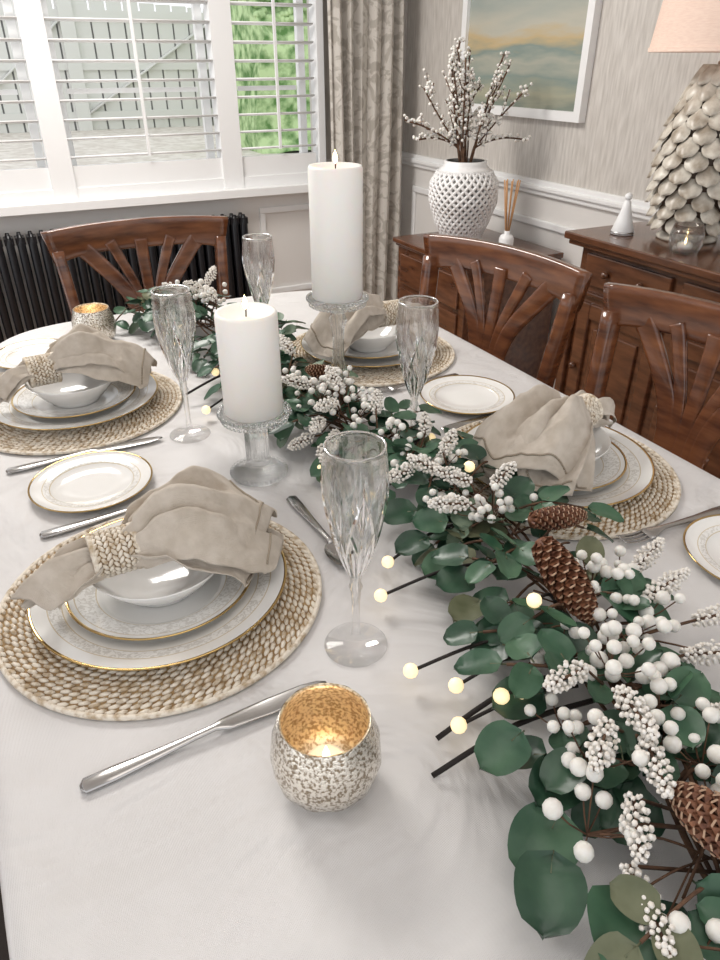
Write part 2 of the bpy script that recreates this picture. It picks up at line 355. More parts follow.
# ------------------------------------------------------------ chairs
def chair_mesh():
    b=MB()
    def seat(u,v):
        a=2*math.pi*u; n=5
        c,s=math.cos(a),math.sin(a); r=(abs(c)**n+abs(s)**n)**(-1/n)
        prof=[(.0,.49),(.6,.488),(.9,.478),(.985,.455),(1.0,.44)]
        i=min(int(v*4+1e-6),4); k,z=prof[i]; X=.225;Y=.20
        x=c*r*X*k; y=s*r*Y*k; x*=1+.12*(y/.2); return (x,y+.01,z)
    b.grid(seat,48,5,'seat',closeu=True)
    b.sweep([(-.22,.2,.42),(.22,.2,.42)],.014,.032,'wood',seg=12,pw=.4)
    b.sweep([(-.19,-.19,.42),(.19,-.19,.42)],.014,.032,'wood',seg=12,pw=.4)
    for s in(-1,1):
        b.sweep([(s*.195,-.2,.42),(s*.235,.2,.42)],.014,.032,'wood',seg=12,pw=.4)
        b.sweep([(s*.225,.195,0),(s*.23,.195,.2),(s*.232,.195,.45)],[.013,.017,.021],[.013,.017,.021],'wood',ref=(0,1,0),seg=12,pw=.5)
        P=smooth_path([(s*.19,-.27,0),(s*.192,-.215,.25),(s*.193,-.2,.45),(s*.20,-.215,.65),(s*.217,-.25,.875)],6)
        b.sweep(P,.015,.021,'wood',ref=(0,1,0),seg=12,pw=.4)
    P=[];w=[]
    for i in range(25):
        t=i/24*2-1; hw=.031+.007*(1-t*t)+.014*abs(t)**4; top=.926+.010*(1-t*t)
        P.append((t*.238,-.255-.024*(1-t*t),top-hw)); w.append(hw)
    b.sweep(P,.012,w,'wood',seg=16,pw=.3)
    b.sweep([(-.195,-.207,.53),(0,-.225,.53),(.195,-.207,.53)],.010,.018,'wood',seg=12,pw=.5)
    for k,wd in ((-1,.019),(-.5,.012),(0,.014),(.5,.012),(1,.019)):
        P=smooth_path([(k*.095,-.218,.535),(k*.040,-.234,.63),(k*.055,-.248,.74),(k*.125,-.262,.84),(k*.165,-.265,.885)],7)
        b.sweep(P,[wd*(.8+.45*i/(len(P)-1)) for i in range(len(P))],.006,'wood',ref=(0,1,0),seg=12,pw=.35)
    b.sweep(smooth_path([(-.055,-.243,.655),(0,-.250,.665),(.055,-.243,.655)],5),.006,.014,'wood',seg=12,pw=.5)
    return b.mesh('dining_chair')
cm=chair_mesh()
for x,y,r in ((.786,1.286,102),(.840,.755,96),(.350,1.78,179),(-.08,.69,-90),(-.08,1.285,-90)):
    place(cm,'dining_chair',(x,y,0),rd(r))
# ------------------------------------------------------------ sideboard
def sideboard():
    b=MB(); x0,x1,y0,y1=1.65,2.06,.55,1.745;h=.84
    b.box((x0+.015,y0+.015,.09),(x1,y1-.015,h-.035),'woodh')
    b.box((x0-.005,y0-.005,0),(x1,y1+.005,.09),'woodh'); b.box((x0+.005,y0+.005,.09),(x1,y1-.005,.105),'woodh')
    b.box((x0-.03,y0-.03,h-.022),(x1,y1+.03,h),'woodh'); b.box((x0-.018,y0-.018,h-.038),(x1,y1+.018,h-.022),'woodh')
    b.box((x0,y0,.655),(x1,y1,.67),'woodh')
    n=3;W=(y1-y0-.06)/n
    for i in range(n):
        a=y0+.03+i*W+.02;c=a+W-.04
        b.box((x0+.003,a,.69),(x0+.02,c,.785),'woodh')
        b.ball((x0-.008,(a+c)/2-.07,.738),.012,'woodh');b.ball((x0-.008,(a+c)/2+.07,.738),.012,'woodh')
        b.box((x0+.003,a,.13),(x0+.02,a+.05,.635),'woodh');b.box((x0+.003,c-.05,.13),(x0+.02,c,.635),'woodh')
        b.box((x0+.003,a+.05,.13),(x0+.02,c-.05,.18),'woodh');b.box((x0+.003,a+.05,.585),(x0+.02,c-.05,.635),'woodh')
        b.box((x0+.006,a+.075,.205),(x0+.02,c-.075,.56),'woodh'); b.ball((x0-.008,c-.025,.42),.012,'woodh')
    for yy in (y0+.0,y1-.03): b.box((x0-.002,yy,.105),(x0+.03,yy+.03,.655),'woodh')
    b.box((x0+.06,y1-.016,.16),(x1-.06,y1-.006,.60),'woodh')
    return b.obj('sideboard',bevel=.004)
sideboard()
b=MB();x0,x1,y0,y1,h=1.60,2.06,2.26,2.80,.63
b.box((x0,y0,.08),(x1,y1,h-.03),'woodh');b.box((x0-.02,y0-.02,h-.022),(x1,y1+.02,h),'woodh');b.box((x0-.01,y0-.01,h-.034),(x1,y1+.01,h-.022),'woodh')
for sx in(x0,x1-.05):
    for sy in(y0,y1-.05): b.box((sx,sy,0),(sx+.05,sy+.05,.08),'woodh')
b.box((x0-.012,y0+.04,.44),(x0,y1-.04,.57),'woodh')
for a,c in ((y0+.04,(y0+y1)/2-.01),((y0+y1)/2+.01,y1-.04)): b.box((x0-.012,a,.12),(x0,c,.42),'woodh'); b.ball((x0-.02,(a+c)/2,.3),.011,'gold')
b.ball((x0-.02,(y0+y1)/2,.505),.011,'gold')
b.obj('small_cabinet',bevel=.004)
def vr(t):
    pts=[(0,.066),(.08,.078),(.3,.112),(.55,.138),(.74,.136),(.88,.11),(.95,.080),(1,.082)]
    for (a,r),(c,q) in zip(pts,pts[1:]):
        if t<=c:
            k=(t-a)/(c-a);k=k*k*(3-2*k)*.4+k*.6;return r+(q-r)*k
    return pts[-1][1]
b=MB();H=.325;VL=(1.770,2.57,.631)
b.lathe([(0,.003)]+[(vr(i/24)-.005,.003+(H-.003)*i/24) for i in range(25)]+[(vr(1)-.012,H),(vr(.9)-.012,H*.9),(0,H*.86)],'vasein',40)
for d in(-1,1):
    for k in range(28):
        P=[]
        for i in range(30):
            t=.06+.82*i/29;a=2*math.pi*k/28+d*t*2.4; P.append((vr(t)*math.cos(a),vr(t)*math.sin(a),H*t))
        b.tube(P,.0064,'vase',6)
b.lathe([(vr(t)+.004,H*t) for t in(0,.02,.04,.06)]+[(vr(.06)-.006,H*.065)],'vase',40)
b.lathe([(vr(.87)-.004,H*.87)]+[(vr(t)+.005,H*t) for t in(.88,.92,.96,1)]+[(vr(1)-.012,H*1.0)],'vase',40)
b.obj('vase',VL)
b=MB();rs=random.Random(21)
cl=V((-.893,.45,0))
tops=[]
for k in range(13):
    a=rs.uniform(0,6.28);sp=rs.uniform(.05,.22);tops.append(V((sp*math.cos(a),sp*math.sin(a),.31+rs.uniform(.26,.44)*(1-sp*.9))))
tops+= [cl*.25+V((0,0,.47)),cl*.20+V((0,0,.40)),cl*.18+V((0,0,.58)),-cl*.24+V((0,0,.40)),-cl*.22+V((0,0,.58)),-cl*.12+V((0,0,.70)),V((-.03,.05,.74))]
for top in tops:
    hdir=V((top.x,top.y,0));hdir=hdir/max(hdir.length,.01)
    mid=hdir*.035+V((0,0,.37)); P=smooth_path([hdir*.02+V((0,0,.30)),mid,(mid+top)/2+V((rs.uniform(-.02,.02),rs.uniform(-.02,.02),.02)),top],7)
    b.tube(P,.0034,'twig',5)
    for i in range(9,len(P),1):
        for _ in range(3):
            if rs.random()<.72:
                o_=V((rs.uniform(-1,1),rs.uniform(-1,1),rs.uniform(-.3,1))).normalized()*rs.uniform(.006,.024); b.ball(P[i]+o_,rs.uniform(.0055,.0085),'berry',1)
                b.tube([P[i],P[i]+o_],.001,'twig',3)
    for _ in range(2):
        i=rs.randrange(7,len(P)-3); e=P[i]+V((rs.uniform(-.08,.08),rs.uniform(-.08,.08),rs.uniform(.02,.1))); b.tube([P[i],(P[i]+e)/2+V((0,0,-.01)),e],.002,'twig',4)
        for q in range(3,9): b.ball(P[i].lerp(e,q/8)+V((rs.uniform(-.01,.01),rs.uniform(-.01,.01),rs.uniform(-.01,.01))),.007,'berry',1)
b.obj('berry_branches',VL)
b=MB(); b.lathe([(0,0),(.028,0),(.03,.005),(.03,.05),(.024,.062),(.012,.068),(.012,.08),(.009,.08),(.009,.066),(0,.06)],'white',24)
for k in range(8):
    a=k*.8; b.tube([(0,0,.02),(.03*math.cos(a),.03*math.sin(a),.27)],.0025,'reed',5)
b.obj('reed_diffuser',(1.86,2.37,.631))
# lamp
b=MB()
def lr(t): return .060+.068*math.sin(math.pi*min(1,(t*.85+.12)))
b.lathe([(0,0),(.085,0),(.088,.008),(.075,.018),(.06,.03)],'ceram',36)
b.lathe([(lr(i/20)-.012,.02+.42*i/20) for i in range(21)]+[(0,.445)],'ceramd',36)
rows=12
for r in range(rows):
    t=(r+1)/rows; z=.044+.41*t; n=11; rr=lr(t)
    for k in range(n):
        a=2*math.pi*(k+.5*(r%2)+U(-.06,.06))/n
        Lp=.056;Wp=.064*(.55+.45*rr/.13)
        T=Matrix.Rotation(a,4,'Z')@Matrix.Translation((rr-.010,0,z))@Matrix.Rotation(U(-.1,.06),4,'Y')
        def pf(u,v,Lp=Lp,Wp=Wp):
            s=u; w=Wp/2*(.5+.5*min(1,s*2.0))*math.sqrt(max(0,1-max(0,(s-.45)/.55)**2.4))
            tt=v*2-1
            return (.004+.026*s**1.2-.014*tt*tt*(1-s*.3)+.004*math.sin(s*3),tt*w,-Lp*s+.004*s)
        b.grid(pf,9,7,'ceram',T)
b.lathe([(.02,.44),(.022,.46),(.01,.465),(.008,.55)],'silver',16)
b.lathe([(.205,.485),(.170,.77)],'shade',56); b.lathe([(.202,.485),(.167,.77)],'shade',56)
b.lathe([(.206,.482),(.207,.492),(.203,.492),(.202,.482),(.206,.482)],'shade',56)
for a in(0,2.09,4.19): b.tube([(0,0,.55),(.19*math.cos(a),.19*math.sin(a),.55)],.002,'silver',4)
b.ball((0,0,.58),.03,'bulb',2)
b.obj('table_lamp',(1.872,1.520,.841))
b=MB();b.lathe([(0,0),(.034,0),(.036,.004),(.024,.04),(.014,.075),(.010,.095),(0,.10)],'white',24);b.ball((0,0,.108),.012,'white');b.lathe([(.0355,.003),(.037,.006),(.0345,.009)],'silver',24);b.obj('angel_figurine',(1.745,1.655,.841))
b=MB();b.lathe([(0,.0),(.036,0),(.044,.02),(.045,.05),(.038,.075),(.035,.075),(.041,.05),(.040,.022),(.032,.008),(0,.008)],'crystal2',32,mod=lambda i,a,r,z:.0015*math.cos(14*a) if 0<i<5 else 0)
b.lathe([(0,.009),(.02,.009),(.02,.024),(0,.024)],'wax',20);b.ball((0,0,.032),1,'flame',1,sc=(.003,.003,.008));b.obj('glass_votive',(1.720,1.395,.841))
b=MB();w,h2=.38,.33
b.box((-.012,-w,-h2),(0,w,h2),'pic')
for a,c in(((-.028,-w-.035,-h2-.035),(.004,w+.035,-h2)),((-.028,-w-.035,h2),(.004,w+.035,h2+.035)),((-.028,-w-.035,-h2),(.004,-w,h2)),((-.028,w,-h2),(.004,w+.035,h2))): b.box(a,c,'white')
b.obj('framed_picture',(WX-.005,2.69,1.465))
# ------------------------------------------------------------ place settings
def mat_mesh():
    b=MB();b.lathe([(0,0.001),(.184,.001),(.187,.003),(.184,.0045),(0,.0045)],'ratbase',72)
    r=.012;k=0
    while r<.186:
        n=max(5,int(2*math.pi*r/.0105))
        for j in range(n):
            a=2*math.pi*(j+.5*(k%2)+U(-.08,.08))/n
            rot=Matrix.Rotation(a+math.pi/2+.42,4,'Z')
            b.ball((r*math.cos(a),r*math.sin(a),.0048+U(-.0004,.0004)),1,'rat',1,sc=(.0072,.0029,.0026),rot=rot)
        r+=.0074;k+=1
    P=[(.187*math.cos(2*math.pi*i/90),.187*math.sin(2*math.pi*i/90),.004) for i in range(90)]
    b.sweep(P,.0032,.0032,'rat',seg=6,closed=True)
    return b.mesh('placemat')
matm=mat_mesh()
def plate_mesh(name,r,h,k):
    b=MB(); f=r*.62
    prof=[(0,.004),(f*.55,.0035),(f,.004),(f*1.06,.0065),(f*1.14,.009),(r*.82,h*.72),(r*.985,h),(r,h+.001),(r+.0006,h-.0005),(r*.98,h-.003),(r*.8,h*.5),(f*1.08,.003),(f*1.0,0),(f*.9,0),(f*.88,.0015),(0,.0015)]
    b.lathe(prof,k,96); return b.mesh(name)
pdm=plate_mesh('dinner_plate',.148,.020,'pd'); psm=plate_mesh('salad_plate',.108,.018,'ps'); pbm=plate_mesh('side_plate',.089,.013,'pside')
b=MB();b.lathe([(0,.006),(.03,.007),(.052,.016),(.068,.032),(.078,.044),(.0795,.0445),(.0795,.043),(.070,.030),(.055,.013),(.042,.003),(.042,0),(.038,0),(.036,.003),(0,.003)],'porc',72);bowlm=b.mesh('soup_bowl')
def napkin_mesh(seed,Ll=.114,Lr=.205):
    b=MB();o3=V((seed*3.7,seed*1.3,0))
    def tri(x):
        s=math.sin(x); return math.copysign(abs(s)**.8,s)
    def layer(dz,ph,wk,lk,top):
        def f(u,v):
            s=u*2-.76; t=v*2-1
            right=s>0; q=min(1,abs(s)/(1.24 if right else .76))
            Lx=(Lr if right else Ll)*lk
            if right: e=1-.28*abs(t-.35*math.sin(ph))**1.3*q
            else: e=1-.35*abs(t)*q
            x=(1 if right else -1)*q*Lx*e
            W=.019+((.074 if right else .022)*wk)*(math.sin(min(1,q*1.10)*math.pi/2)**.9)
            if not right: W*=1-.35*max(0,q-.6)/.4
            y=t*W+(.016*q*q if right else -.006*q)
            amp=(.009+.012*math.sin(math.pi*min(1,q*.8+.1))) if right else .009*(1-.3*q)
            fold=tri(t*5.0+ph+1.1*q)+.34*tri(t*11.5+2*ph-2*q)*(1-.4*q)
            z=amp*fold
            arch=.038*math.sin(math.pi*min(1,q*1.0))**.9*(1 if right else .12)*(1-.55*t*t)
            drop=(-.036 if right else -.022)*q**2.0 -.012*abs(t)**2*q
            rg=1-abs(noise.noise(V((x*26,y*26,ph+4))+o3))*2.2
            n=noise.noise(V((x*14,y*20,ph))+o3)*.014*min(1,q*3)+.0035*rg*min(1,q*4)+noise.noise(V((x*60,y*60,ph))+o3)*.0025
            z=z*(1 if abs(s)>.15 else .75)+arch+drop+dz+n
            if abs(s)<.15:
                k=1-abs(s)/.15; rr=math.hypot(y,z-dz); lim=.0205
                if rr>lim: y=lerp(y,y*lim/rr,k); z=lerp(z,dz+(z-dz)*lim/rr,k)
            cx=x-.04; rad=math.hypot(cx,y); zmin=-.021-.020*min(1,max(0,(rad-.076)/.035))
            if z<zmin+.004: z=zmin+.004-.003*math.exp(min(0,(z-zmin)*60))+.0015*fold
            return (x,y,z)
        b.grid(f,130,100,'napkin')
        if top:
            for i in range(70):
                v0=.03+.94*i/70
                p=V(f(.945,v0));q=V(f(.945,v0+.008)); 
                b.tube([p+V((0,0,.0010)),q+V((0,0,.0010))],.0009,'hem',4)
    layer(.005,seed*1.7,1,1,True); layer(-.007,seed*1.7+2.4,.88,.93,True)
    nr=8
    for k in range(nr):
        xx=-.0205+k*.0059;n=22
        for j in range(n):
            a=2*math.pi*(j+.5*(k%2))/n; rr=.0252
            b.ball((xx,-rr*math.sin(a),rr*math.cos(a)),1,'rat',1,sc=(.0026,.0054,.0020),rot=Matrix.Rotation(a,4,'X')@Matrix.Rotation(.55 if k%2 else -.55,4,'Z'))
    b.lathe([(.0225,-.0235),(.0246,-.0235),(.0246,.0235),(.0225,.0235),(.0225,-.0235)],'ratbase',32,T=Matrix.Rotation(math.pi/2,4,'Y'))
    for xx in(-.0235,.0235):
        P=[(xx,.0245*math.cos(2*math.pi*i/28),.0245*math.sin(2*math.pi*i/28)) for i in range(28)]
        b.sweep(P,.0022,.0022,'rat',ref=(1,0,0),seg=6,closed=True)
    return b.mesh('napkin')
def setting(x,y,seed,flip,rz,ns=None,Lr=.205):
    place(matm,'placemat',(x,y,TZ+.0005),seed)
    place(pdm,'dinner_plate',(x,y,TZ+.0085),0); place(psm,'salad_plate',(x,y,TZ+.0135),0); place(bowlm,'soup_bowl',(x,y,TZ+.018),0)
    d=-.045 if not flip else .045
    o=place(napkin_mesh(ns or seed,Lr=Lr),'napkin_with_ring',(x+d*math.cos(rz),y+d*math.sin(rz)-.005,TZ+.018+.0445+.024),rz+(math.pi if flip else 0))
    sm=o.modifiers.new('s','SOLIDIFY'); sm.thickness=.0009
setting(.083,.690,1,False,rd(2),Lr=.212)
setting(.065,1.297,2,False,rd(6))
setting(.697,.716,3,True,rd(14),Lr=.195)
setting(.675,1.302,4,True,rd(-4))
for p in((.045,.990),(.730,1.000),(.780,.415),(.02,1.595)): place(pbm,'side_plate',(*p,TZ+.0005))
def loft(b,prof,k='silver'):
    b.sweep([(x,0,z) for x,z,w,t in prof],[q[2] for q in prof],[q[3] for q in prof],k,seg=14,pw=.8)
def handle(x0,x1,sgn=1):
    return [(x0,.003,.003,.0015),(x0+.004,.0032,.0085,.0026),(x0+.03,.0035,.0085,.0028),(x0+.07,.0045,.0060,.0026),(x1-.02,.0065,.0042,.0024),(x1,.0075,.0040,.0023)]
b=MB();loft(b,handle(-.12,.005)+[(.012,.007,.0065,.0028),(.02,.006,.0085,.0016),(.06,.005,.0105,.0011),(.10,.0045,.0100,.0009),(.118,.0045,.0065,.0007),(.125,.0045,.002,.0004)]);knife=b.mesh('table_knife')
b=MB();loft(b,handle(-.10,.03)+[(.045,.007,.008,.0017),(.055,.006,.0115,.0015),(.064,.0055,.0118,.0013)])
for k in range(4):
    yy=-.0092+k*.0061;P=smooth_path([(.06,yy,.0055),(.08,yy*1.03,.0050),(.10,yy*1.0,.0085),(.108,yy,.0115)],4);b.sweep(P,[.0018]*(len(P)-1)+[.0007],.001,'silver',seg=6)
fork=b.mesh('table_fork')
b=MB();loft(b,handle(-.10,.03)+[(.038,.0075,.006,.002)])
def sp(u,v):
    s=u*2-1;t=v*2-1;w=.019*math.sqrt(max(0,1-s*s))*(1-.12*s);return (.066+s*.031,t*w,.0085-.0065*(1-s*s)*(1-t*t))
b.grid(sp,17,11,'silver');spoon=b.mesh('dessert_spoon')
zt=TZ+.0008
place(knife,'table_knife',(.074,.466,zt),rd(3))
place(knife,'table_knife',(.05,1.094,zt),rd(1))
place(fork,'table_fork',(.06,.888,zt),rd(2))
place(fork,'table_fork',(.755,.516,zt),rd(179))
place(knife,'table_knife',(.74,.907,zt),rd(179))
place(fork,'table_fork',(.68,1.102,zt),rd(181))
place(spoon,'dessert_spoon',(.303,.725,zt),rd(-88))
# ------------------------------------------------------------ flutes (cut crystal)
def flute():
    b=MB();n=30
    def br(t): return .007+.0255*math.sin(min(1,t*1.2)*math.pi/2)**.9+(-.003*max(0,t-.75)/.25)
    base=[(0,.001),(.0345,.001),(.035,.0022),(.032,.0035),(.015,.006),(.006,.012),(.0042,.03),(.0045,.06),(.0055,.078),(.0075,.084),(.0055,.090),(.0065,.098)]
    outer=[(br(i/n),.10+.15*i/n) for i in range(n+1)]
    inner=[(br(i/n)-.0020,.10+.15*i/n) for i in range(n,3,-1)]+[(0,.116)]
    b.lathe(base+outer+inner,'crystal',64)
    b.sweep([((br(1)-.001)*math.cos(2*math.pi*i/64),(br(1)-.001)*math.sin(2*math.pi*i/64),.2502) for i in range(64)],.0012,.0012,'cut',seg=6,closed=True)
    def pt(a,t,o=.0002): r=br(t)+o; return (r*math.cos(a),r*math.sin(a),.10+.15*t)
    def wedge(a0,a1,t0,t1,w,h):
        N_=14;P=[pt(lerp(a0,a1,i/(N_-1)),lerp(t0,t1,i/(N_-1))) for i in range(N_)]
        ax=[V((p[0],p[1],0)).normalized() for p in P]
        vs=[];fs=[]
        for i in range(N_):
            p=V(P[i]);d=(V(P[min(i+1,N_-1)])-V(P[max(i-1,0)])).normalized();sd=d.cross(ax[i]).normalized();k=math.sin(math.pi*(i+.15)/(N_-.7))**.8
            vs+= [p+sd*w*k-ax[i]*.0004,p+ax[i]*h*k,p-sd*w*k-ax[i]*.0004]
        for i in range(N_-1):
            fs+=[(i*3,i*3+1,i*3+4,i*3+3),(i*3+1,i*3+2,i*3+5,i*3+4),(i*3+2,i*3,i*3+3,i*3+5)]
        b.add(vs,fs,'cut',False)
    nn=7
    for k in range(nn):
        A=2*math.pi*k/nn
        for d in(-1,1): wedge(A-d*.42,A+d*.42,.16,.72,.0022,.0015)
        for j,(o_,t1) in enumerate(((0,.86),(.16,.76),(-.16,.76))): wedge(A+math.pi/nn+o_*.3,A+math.pi/nn+o_*1.6,.40,t1,.0014,.0010)
        wedge(A,A,.0,.40,.0023,.0015); wedge(A+math.pi/nn,A+math.pi/nn,.0,.36,.0023,.0015)
    return b.mesh('champagne_flute')
fm=flute()
for p in((.252,.511),(.222,1.093),(.470,1.395),(.535,.872)): place(fm,'champagne_flute',(*p,TZ+.0005),p[0]*9)
def holder(name,loc,h,kind):
    b=MB();Rb=.042 if kind==0 else .045;Rd=.052
    if kind==0: prof=[(0,0),(Rb,0),(Rb+.001,.005),(Rb-.004,.009),(.022,.014),(.0175,.022),(.0175,h-.026),(.021,h-.02),(.026,h-.014),(Rd-.006,h-.008),(Rd,h-.002),(Rd-.001,h+.002),(Rd-.005,h),(0,h-.002)]
    else: prof=[(0,0),(Rb,0),(Rb+.001,.005),(Rb-.004,.009),(.02,.02),(.012,.04),(.010,.06),(.014,.072),(.010,.084),(.009,h*.6),(.011,h*.72),(.016,h*.80),(.011,h*.86),(.016,h-.022),(.03,h-.012),(Rd-.004,h-.007),(Rd,h-.002),(Rd-.001,h+.002),(Rd-.005,h),(0,h-.002)]
    b.lathe(prof,'crystal2',48,mod=lambda i,a,r,z:(.0012*math.cos(10*a) if .02<z<h-.02 else 0))
    for rr,z,n in((Rd,h,44),(Rb,.006,36)):
        for j in range(n): a=2*math.pi*j/n;b.ball((rr*math.cos(a),rr*math.sin(a),z),.0038,'cut',1)
    for j in range(40): a=2*math.pi*j/40;b.ball((.048*math.cos(a),.048*math.sin(a),h-.010),.0033,'cut',1)
    b.obj(name,loc)
def pillar(loc,r,h):
    b=MB();b.lathe([(0,0),(r-.002,0),(r,.002),(r,h-.004),(r-.002,h),(r-.006,h-.001),(r*.6,h-.006),(0,h-.008)],'wax',56)
    b.tube([(0,0,h-.01),(.001,0,h+.006)],.0011,'wick',5)
    b.lathe([(0,h+.002),(.003,h+.005),(.0040,h+.009),(.003,h+.015),(.001,h+.020),(0,h+.023)],'flame',12)
    b.obj('pillar_candle',loc)
holder('candle_holder',(.284,.915,TZ+.0005),.107,0); pillar((.284,.915,TZ+.1085),.0435,.151)
holder('candle_holder',(.511,1.104,TZ+.0005),.198,1); pillar((.511,1.104,TZ+.1995),.044,.212)
def votive(loc,s=1,light=.35):
    b=MB()
    b.lathe([(0,0),(.024,0),(.034,.004),(.044,.018),(.0475,.036),(.0455,.056),(.0395,.074),(.038,.079)],'merc',64,mod=lambda i,a,r,z:.0006*math.sin(11*a+z*90))
    b.lathe([(.038,.079),(.0365,.0785),(.0375,.073),(.0435,.056),(.0455,.036),(.042,.019),(.032,.007),(0,.006)],'mercin',64)
    b.lathe([(0,.0065),(.019,.0065),(.0195,.0075),(.0195,.022),(.0185,.0235),(.017,.022),(0,.021)],'wax',32)
    b.lathe([(0,.023),(.0025,.026),(.0036,.030),(.0025,.037),(.0008,.043),(0,.045)],'flame',12)
    me=b.mesh('votive_candle_holder');o=place(me,'votive_candle_holder',loc,0,0,s)
    l=bpy.data.lights.new('votive_flame_light','POINT');l.energy=light;l.color=(1,.72,.44);l.shadow_soft_size=.006
    lo=bpy.data.objects.new('flame_light',l);bpy.context.scene.collection.objects.link(lo);lo.parent=o;lo.location=(0,0,.054)
votive((.154,.372,TZ+.0005),1.02,.024);votive((.154,1.647,TZ+.0005),1.0,.03)
# ------------------------------------------------------------ garland
core=smooth_path([(.33,.00,.775),(.365,.11,.785),(.40,.22,.79),(.44,.35,.79),(.485,.48,.785),(.50,.62,.785),(.49,.77,.785),(.455,.90,.785),(.425,1.03,.785),(.42,1.16,.785),(.415,1.32,.78),(.40,1.48,.78),(.38,1.60,.78),(.33,1.69,.78),(.26,1.745,.778)],10)
NC=len(core)
def cp(t):
    f=max(0,min(1,t))*(NC-1);i=min(int(f),NC-2);return core[i].lerp(core[i+1],f-i)
def ct(t): return (cp(t+.02)-cp(t-.02)).normalized()
g=MB()
for k in range(7):
    P=[]
    for i in range(0,NC,2):
        t=i/(NC-1);T_=ct(t);S=T_.cross(V((0,0,1)));a=k*1.05+t*22*(1 if k%2 else -1);r=.015+.008*math.sin(t*30+k)
        P.append(core[i]+S*math.cos(a)*r+V((0,0,1))*math.sin(a)*r*.8)
    g.tube(P,.0019,'twig',5)
for i in range(70):
    t=U(0,1);T_=ct(t);S=T_.cross(V((0,0,1)));p=cp(t);d=(S*random.choice((-1,1))+T_*U(-1,1)).normalized();e=p+d*U(.05,.11)+V((0,0,U(-.01,.03)));e.z=max(e.z,TZ+.004)
    g.tube(smooth_path([p,(p+e)/2+V((0,0,.012)),e],4),.0010,'twig',4)
CONES=[(.447,.415,.856,272,116,1.04),(.522,.515,.848,-20,88,.74),(.452,1.045,.852,190,65,.70),(.358,.150,.858,80,112,.95),(.40,1.33,.83,60,80,.7)]
def leaf(base,d,up,L,W,k,curl=.2):
    for c in CONES[:4]:
        if math.hypot(base[0]-c[0],base[1]-c[1])<.042 and base[2]>TZ+.05: return
    d=V(d).normalized();up=V(up);side=d.cross(up)
    if side.length<1e-3: side=V((1,0,0))
    side.normalize();up=side.cross(d).normalized()
    vs=[];fs=[];n=9;pt=U(.42,.5)
    b0=V(base)+d*.004
    for i in range(n+1):
        s=i/n; ss=s**(.72 if pt<.46 else .85); w=W/2*math.sqrt(max(0,1-(2*ss-1)**2))**.9+(.0006)
        c=b0+d*(L*s)-up*(curl*L*s*s)
        for t in(-1,-.5,0,.5,1): vs.append(c+side*t*w+up*(abs(t)**1.5*W*.12+.02*W*math.sin(s*9+t*3)))
    for i in range(n):
        for j in range(4): fs.append((i*5+j,i*5+j+1,i*5+j+6,i*5+j+5))
    for q in vs:
        if q.z<TZ+.003: q.z=TZ+.003+R()*.001
    g.add(vs,fs,k)
    g.tube([V(base),b0+d*L*.25],.0009,'leafC',3)
def spray(t,side,Ls,kind,size=1,lift=None):
    T_=ct(t);S=T_.cross(V((0,0,1))).normalized();p=cp(t)+V((0,0,U(-.008,.018)))
    d=(S*side+T_*U(-1.0,.6)).normalized();d.z=U(-.12,.38) if lift is None else lift
    e=p+d.normalized()*Ls;e.z=max(e.z,TZ+.012);m=(p+e)/2+V((0,0,.016))
    P=smooth_path([p,m,e],4);g.tube(P,.0016,'twig',4)
    n=len(P)
    for i in range(2,n-1,2):
        dd=(P[i]-P[i-1]).normalized()
        for s2 in(-1,1):
            if R()<.85:
                sd=dd.cross(V((0,0,1))).normalized()*s2
                ld=(dd*U(.2,.9)+sd*U(.8,1.1)+V((0,0,U(-.15,.4)))).normalized()
                L=U(.028,.044)*size;leaf(P[i]+V((0,0,U(-.004,.004))),ld,V((U(-.6,.6),U(-.6,.6),1)),L,L*U(.66,.92),kind,U(-.1,.35))
    dd=(P[-1]-P[-2]).normalized();L=U(.034,.046)*size;leaf(P[-1],dd,V((U(-.3,.3),U(-.3,.3),1)),L,L*.8,kind,.2)
kinds=['leafA','leafA','leafD','leafA','leafB','leafD','leafC','leafD']
NS=106
for i in range(NS):
    t=(i+.5)/NS; spray(t,-1 if i%2 else 1,U(.045,.115),random.choice(kinds),1.05 if t<.3 else .98)
for x,y,ang,L,k in((.30,.235,205,.060,'leafD'),(.262,.205,225,.056,'leafA'),(.31,.30,190,.048,'leafD'),(.40,.385,150,.05,'leafB'),(.29,.165,230,.058,'leafD'),(.43,.13,-10,.055,'leafA'),(.44,.18,0,.055,'leafD'),(.53,.39,10,.045,'leafA'),(.40,.60,180,.045,'leafA'),(.41,.55,190,.05,'leafD'),(.385,.47,200,.045,'leafC'),(.42,.66,170,.05,'leafA'),(.45,.80,160,.045,'leafA'),(.36,.33,170,.05,'leafA'),(.36,.10,20,.055,'leafB'),(.56,.70,20,.045,'leafA'),(.57,.60,0,.045,'leafA'),(.38,1.0,190,.05,'leafA'),(.37,1.08,170,.05,'leafA'),(.38,1.18,150,.05,'leafA'),(.47,1.0,40,.05,'leafA'),(.41,.09,330,.055,'leafD'),(.33,.26,200,.05,'leafA'),(.34,.13,215,.055,'leafD'),(.37,.20,170,.05,'leafA'),(.43,.60,150,.045,'leafD'),(.40,.50,170,.045,'leafA'),(.46,.66,200,.045,'leafD'),(.41,.86,170,.045,'leafD'),(.43,.43,160,.05,'leafD'),(.40,.42,180,.048,'leafA'),(.46,.27,-30,.05,'leafA'),(.48,.32,-20,.05,'leafD')):
    a=rd(ang);leaf((x,y,TZ+U(.035,.060)),(math.cos(a),math.sin(a),U(-.1,.25)),(U(-.3,.3),U(-.4,.1),1),L,L*.88,k,.2)
